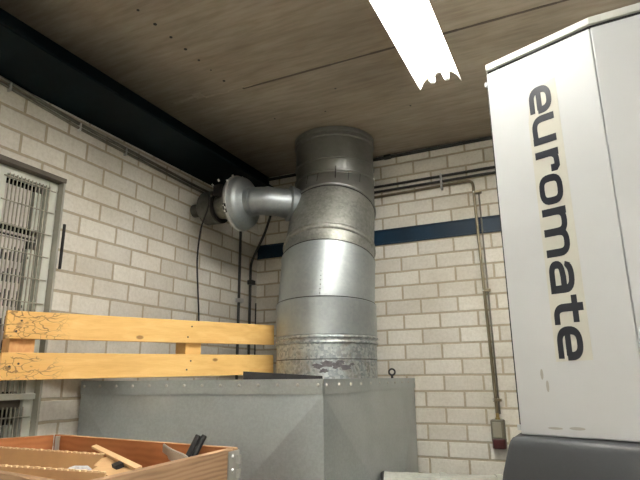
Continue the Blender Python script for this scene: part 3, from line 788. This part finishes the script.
for fn, za, zb, kind in ((L_e, 2.411, 2.326, 'e'), (L_u, 2.320, 2.233, 'u'), (L_r, 2.212, 2.146, 'r'), (L_o, 2.140, 2.053, 'o'), (L_m, 2.043, 1.908, 'm'), (L_a, 1.897, 1.810, 'a'), (L_t, 1.803, 1.729, 't'), (L_e, 1.724, 1.638, 'e')):
    w_ = (za - zb) / UH; bm = bmesh.new()
    for k, part in enumerate(fn(w_)):
        for qd in part:
            flat([(U0 + p.y * UH, za - p.x * UH) for p in qd], 0.0007, 0.0013 + 0.0001 * k, bm=bm)
    obj('letter_' + kind, bm, M_INK, t)
# scuffs
for u, z, su, sz in ((0.075, 1.605, 0.004, 0.014), (0.087, 1.575, 0.004, 0.015), (0.095, 1.472, 0.02, 0.003), (0.15, 1.474, 0.02, 0.004), (0.165, 2.41, 0.012, 0.002)):
    obj('scuff_mark', flat([(u + su * math.cos(k), z + sz * math.sin(k)) for k in [2 * math.pi * i / 10 for i in range(10)]], 0.0, 0.0004), simple('grey_scuff', lin(158, 157, 150), 0.6), t)
# slate grey hood below
def hood_poly(dl, df, dr=0.0):
    k = (n1 + n2).normalized(); k = k / k.dot(n1)
    P = [A + n1 * df - d1 * dl, B + k * df, Cc + n2 * df]
    return P
def hood():
    bm = bmesh.new(); prev = None
    prof = [(0.0, 0.0, 1.450), (0.0, 0.030, 1.449), (0.009, 0.038, 1.446), (0.013, 0.044, 1.439), (0.017, 0.050, 1.425), (0.030, 0.066, 1.36), (0.040, 0.078, 1.28), (0.047, 0.085, 1.15), (0.047, 0.085, 0.75)]
    for dl, df, z in prof:
        p = hood_poly(dl, df)
        cur = [bm.verts.new((*v, z)) for v in (V((1.885 - dl, -1.10)), p[0] - n1 * 0.020, p[0] - n1 * 0.006 + d1 * 0.003, p[0] + d1 * 0.014, p[1], p[2], V((2.95, -1.10)))]
        if prev:
            for i in range(len(cur)): bm.faces.new((prev[i], prev[(i + 1) % len(cur)], cur[(i + 1) % len(cur)], cur[i]))
        else: bm.faces.new(cur)
        prev = cur
    bm.faces.new(prev[::-1]); return bm
obj('lower_hood', hood(), M_HOOD, t, smooth=True, angle=40)

# ------------------------------------------------------------ wooden collar crate with cardboard tray
ZR = 1.42
pA, pB = V((1.166, -1.940)), V((0.362, -1.849))
pD = pA + (V((1.203, -2.456)) - pA).normalized() * 0.60
pE = pB + (V((0.284, -2.016)) - pB).normalized() * 0.55
t = thing('pallet_collar_crate', 'brown wooden pallet collar crate with steel corner hinges, bottom left', 'crate')
def wall_board(name, p, q, z0, z1, th, mats, inward):
    """board from p to q, local x along it"""
    d = q - p; L = d.length; an = math.atan2(d.y, d.x)
    s = 1 if inward > 0 else -1
    bm = boxm(0, L, min(0, s * th), max(0, s * th), z0, z1)
    bm.faces.ensure_lookup_table()
    o = obj(name, bm, mats, t, loc=(p.x, p.y, 0), rot=(0, 0, an), bevel=0.002)
    for f in o.data.polygons:
        if f.normal.y * s > 0.9: f.material_index = 1
    return o
mt = [M_COLLAR, M_COLLAR_IN]
kk = 0.02
dAB = (pB - pA).normalized(); 
wall_board('back_board', pB, pA, 1.225, ZR, kk, mt, -1)
wall_board('side_board', pA + (pD - pA).normalized() * 0.024, pD, 1.225, ZR, kk, mt, -1)
wall_board('side_board', pE, pB + (pE - pB).normalized() * 0.024, 1.225, ZR, kk, mt, -1)
wall_board('front_board', pD - (pD - pA).normalized() * 0.022 + (pE - pD).normalized() * 0.024, pE - (pE - pD).normalized() * 0.03, 1.225, ZR, kk, mt, -1)
poly = [pA, pB, pE, pD]; cx = sum((p for p in poly), V((0, 0))) / 4
inner = [cx + (p - cx) * 0.985 for p in poly]
obj('lower_collars', prism([tuple(p) for p in inner], 0.0, 1.222), M_COLLAR, t)
# rear-left corner hinge seen inside, right-hand hinge seen outside
hB = pB + (pA - pB).normalized() * 0.030 + V((0.03, -0.030))
obj('corner_hinge', boxm(-0.007, 0.007, -0.003, 0.003, 1.24, ZR - 0.003), M_STEEL, t, loc=(pB.x + 0.028, pB.y - 0.030, 0), rot=(0, 0, 0.5))
ds = (pD - pA).normalized(); ns = V((-ds.y, ds.x)); 
bm = bmesh.new()
def quadbar(p, q, th, z0, z1, bm):
    d = (q - p).normalized(); n = V((-d.y, d.x)); return prism([tuple(v) for v in (p, q, q + n * th, p + n * th)], z0, z1, bm)
quadbar(pA + ds * 0.0 + ns * 0.001, pA + ds * 0.055 + ns * 0.001, 0.003, 1.235, ZR - 0.006, bm)
obj('corner_hinge', bm, M_STEEL, t)
for z in (1.25, 1.285, 1.32, 1.355, 1.39):
    p = pA + ns * 0.005 + ds * 0.006
    obj('hinge_knuckle', loft([((p.x, p.y, z - 0.011), (0, 0, 1), 0.008), ((p.x, p.y, z + 0.011), (0, 0, 1), 0.008)], 12), M_STEEL, t, smooth=True)
    p = pA + ds * 0.035 + ns * 0.004
    obj('screw', loft([((p.x, p.y, z + 0.01), (ns.x, ns.y, 0), 0.006), ((p.x + ns.x * 0.004, p.y + ns.y * 0.004, z + 0.01), (ns.x, ns.y, 0), 0.004)], 10), M_STEEL, t)

# cardboard tray lying in the crate
t = thing('cardboard_tray', 'open brown cardboard tray with torn edges inside the wooden crate', 'cardboard box', (0, 0, 0))
def card_wall(p, q, z0, z1, name='side'):
    p = V(p); q = V(q); d = (q - p).normalized(); n = V((-d.y, d.x)); L = (q - p).length
    bm = prism([tuple(v) for v in (p, q, q + n * 0.005, p + n * 0.005)], z0, z1)
    obj(name, bm, M_CARD, t)
    bm = bmesh.new(); s = 0.0; rnd = random.Random(int(L * 1000)); k = 0
    while s < L - 0.012:
        w_ = 0.018
        a = p + d * s; b = p + d * min(L, s + w_ * 0.75)
        prism([tuple(v) for v in (a - n * 0.001, b - n * 0.001, b + n * 0.006, a + n * 0.006)], z1, z1 + 0.0035 + 0.001 * (k % 2), bm); s += w_; k += 1
    obj('torn_edge', bm, M_CARD_EDGE, t)
r1, r2, r3, r4 = (0.335, -2.062), (0.797, -2.063), (1.041, -2.288), (0.38, -2.335)
card_wall(r1, r2, 1.24, 1.397); card_wall(r4, r3, 1.24, 1.397)
card_wall((1.040, -2.280), (0.802, -2.064), 1.24, 1.350)
obj('bottom', prism([r1, r2, r3, r4], 1.228, 1.236), M_CARD, t)
o = obj('packing_rest', prism([(0.45, -2.09), (0.76, -2.09), (0.95, -2.25), (0.55, -2.27)], 1.2365, 1.33), M_CARD)
tag(o, 'flat brown cardboard piece lying inside the cardboard tray', 'cardboard')
# crumpled clear plastic bag
bm = bmesh.new(); bmesh.ops.create_icosphere(bm, subdivisions=3, radius=1.0); rnd = random.Random(5)
for v in bm.verts:
    k = 1 + rnd.uniform(-0.22, 0.22); v.co = V((v.co.x * 0.045 * k, v.co.y * 0.03 * k, max(-0.012, v.co.z * 0.022 * k)))
o = obj('plastic_bag', bm, M_FOIL, loc=(0.87, -2.205, 1.368), rot=(0, 0, 0.2))
tag(o, 'small crumpled clear plastic bag in the cardboard tray', 'plastic bag')
# folded cardboard flap and pale splint
def plank(name, a, b, wdt, th, mat, up=V((0, 0, 1)), roll=0.0):
    a, b = V(a), V(b); x = (b - a).normalized(); y = up.cross(x).normalized(); z = x.cross(y)
    y, z = y * math.cos(roll) + z * math.sin(roll), z * math.cos(roll) - y * math.sin(roll)
    L = (b - a).length; bm = bmesh.new()
    M_ = Matrix(((x.x, y.x, z.x, a.x), (x.y, y.y, z.y, a.y), (x.z, y.z, z.z, a.z), (0, 0, 0, 1)))
    box(bm, 0, L, -wdt / 2, wdt / 2, -th / 2, th / 2)
    o = obj(name, bm, mat); o.matrix_world = M_; return o
o = obj('cardboard_flap', prism([(0.81, -2.08), (0.76, -1.985), (1.03, -2.18), (1.09, -2.29), (0.95, -2.25), (0.915, -2.19), (0.89, -2.18)], 1.386, 1.391), M_CARD)
tag(o, 'folded brown cardboard flap leaning out of the tray', 'cardboard')
o = plank('wooden_lath', (0.641, -1.952, 1.402), (1.08, -2.222, 1.400), 0.015, 0.007, M_SPLINT, roll=0.3)
tag(o, 'narrow pale wooden lath lying across the cardboard flap', 'lath')
o = plank('black_clip', (0.965, -2.180, 1.3975), (1.00, -2.202, 1.3975), 0.02, 0.010, M_BLACK, roll=0.3)
tag(o, 'small black clip between the pale lath and the cardboard flap', 'clip')
# bright metal bracket
t = thing('metal_bracket', 'shiny bent metal strip leaning at the right end of the crate', 'metal strip', (0, 0, 0))
bm = bmesh.new()
pth = smooth_path([(0.966, -2.013, 1.420), (1.00, -2.037, 1.417), (1.04, -2.06, 1.413), (1.09, -2.075, 1.405), (1.125, -2.09, 1.390)], 4)
prev = None
for i, p in enumerate(pth):
    hgt = 0.020 if i > 5 else 0.013
    cur = [bm.verts.new(p + V(v)) for v in ((0, 0, -hgt), (0.004, 0.004, -hgt), (0.004, 0.004, 0.004), (0, 0, 0.004))]
    if prev:
        for k in range(4): bm.faces.new((prev[k], prev[(k + 1) % 4], cur[(k + 1) % 4], cur[k]))
    else: bm.faces.new(cur)
    prev = cur
bm.faces.new(prev[::-1])
obj('strip', bm, M_STEEL, t, smooth=True)
obj('rim', tube([p + V((0.002, 0.002, 0.006)) for p in pth], 0.003, 8), M_STEEL, t, smooth=True)
# black tubes sticking up
t = thing('plastic_tubing', 'pair of short black plastic tubes sticking up out of the crate', 'plastic tube', (0, 0, 0))
for dx in (0.0, 0.017):
    a = V((1.000 + dx, -2.020 + dx * 0.3, 1.30)); b = V((1.052 + dx, -1.968 + dx * 0.3, 1.450))
    dn = (b - a).normalized()
    obj('tube', loft([(a, dn, 0.008), (b - dn * 0.003, dn, 0.008), (b, dn, 0.006)], 14), M_BLACK, t, smooth=True)
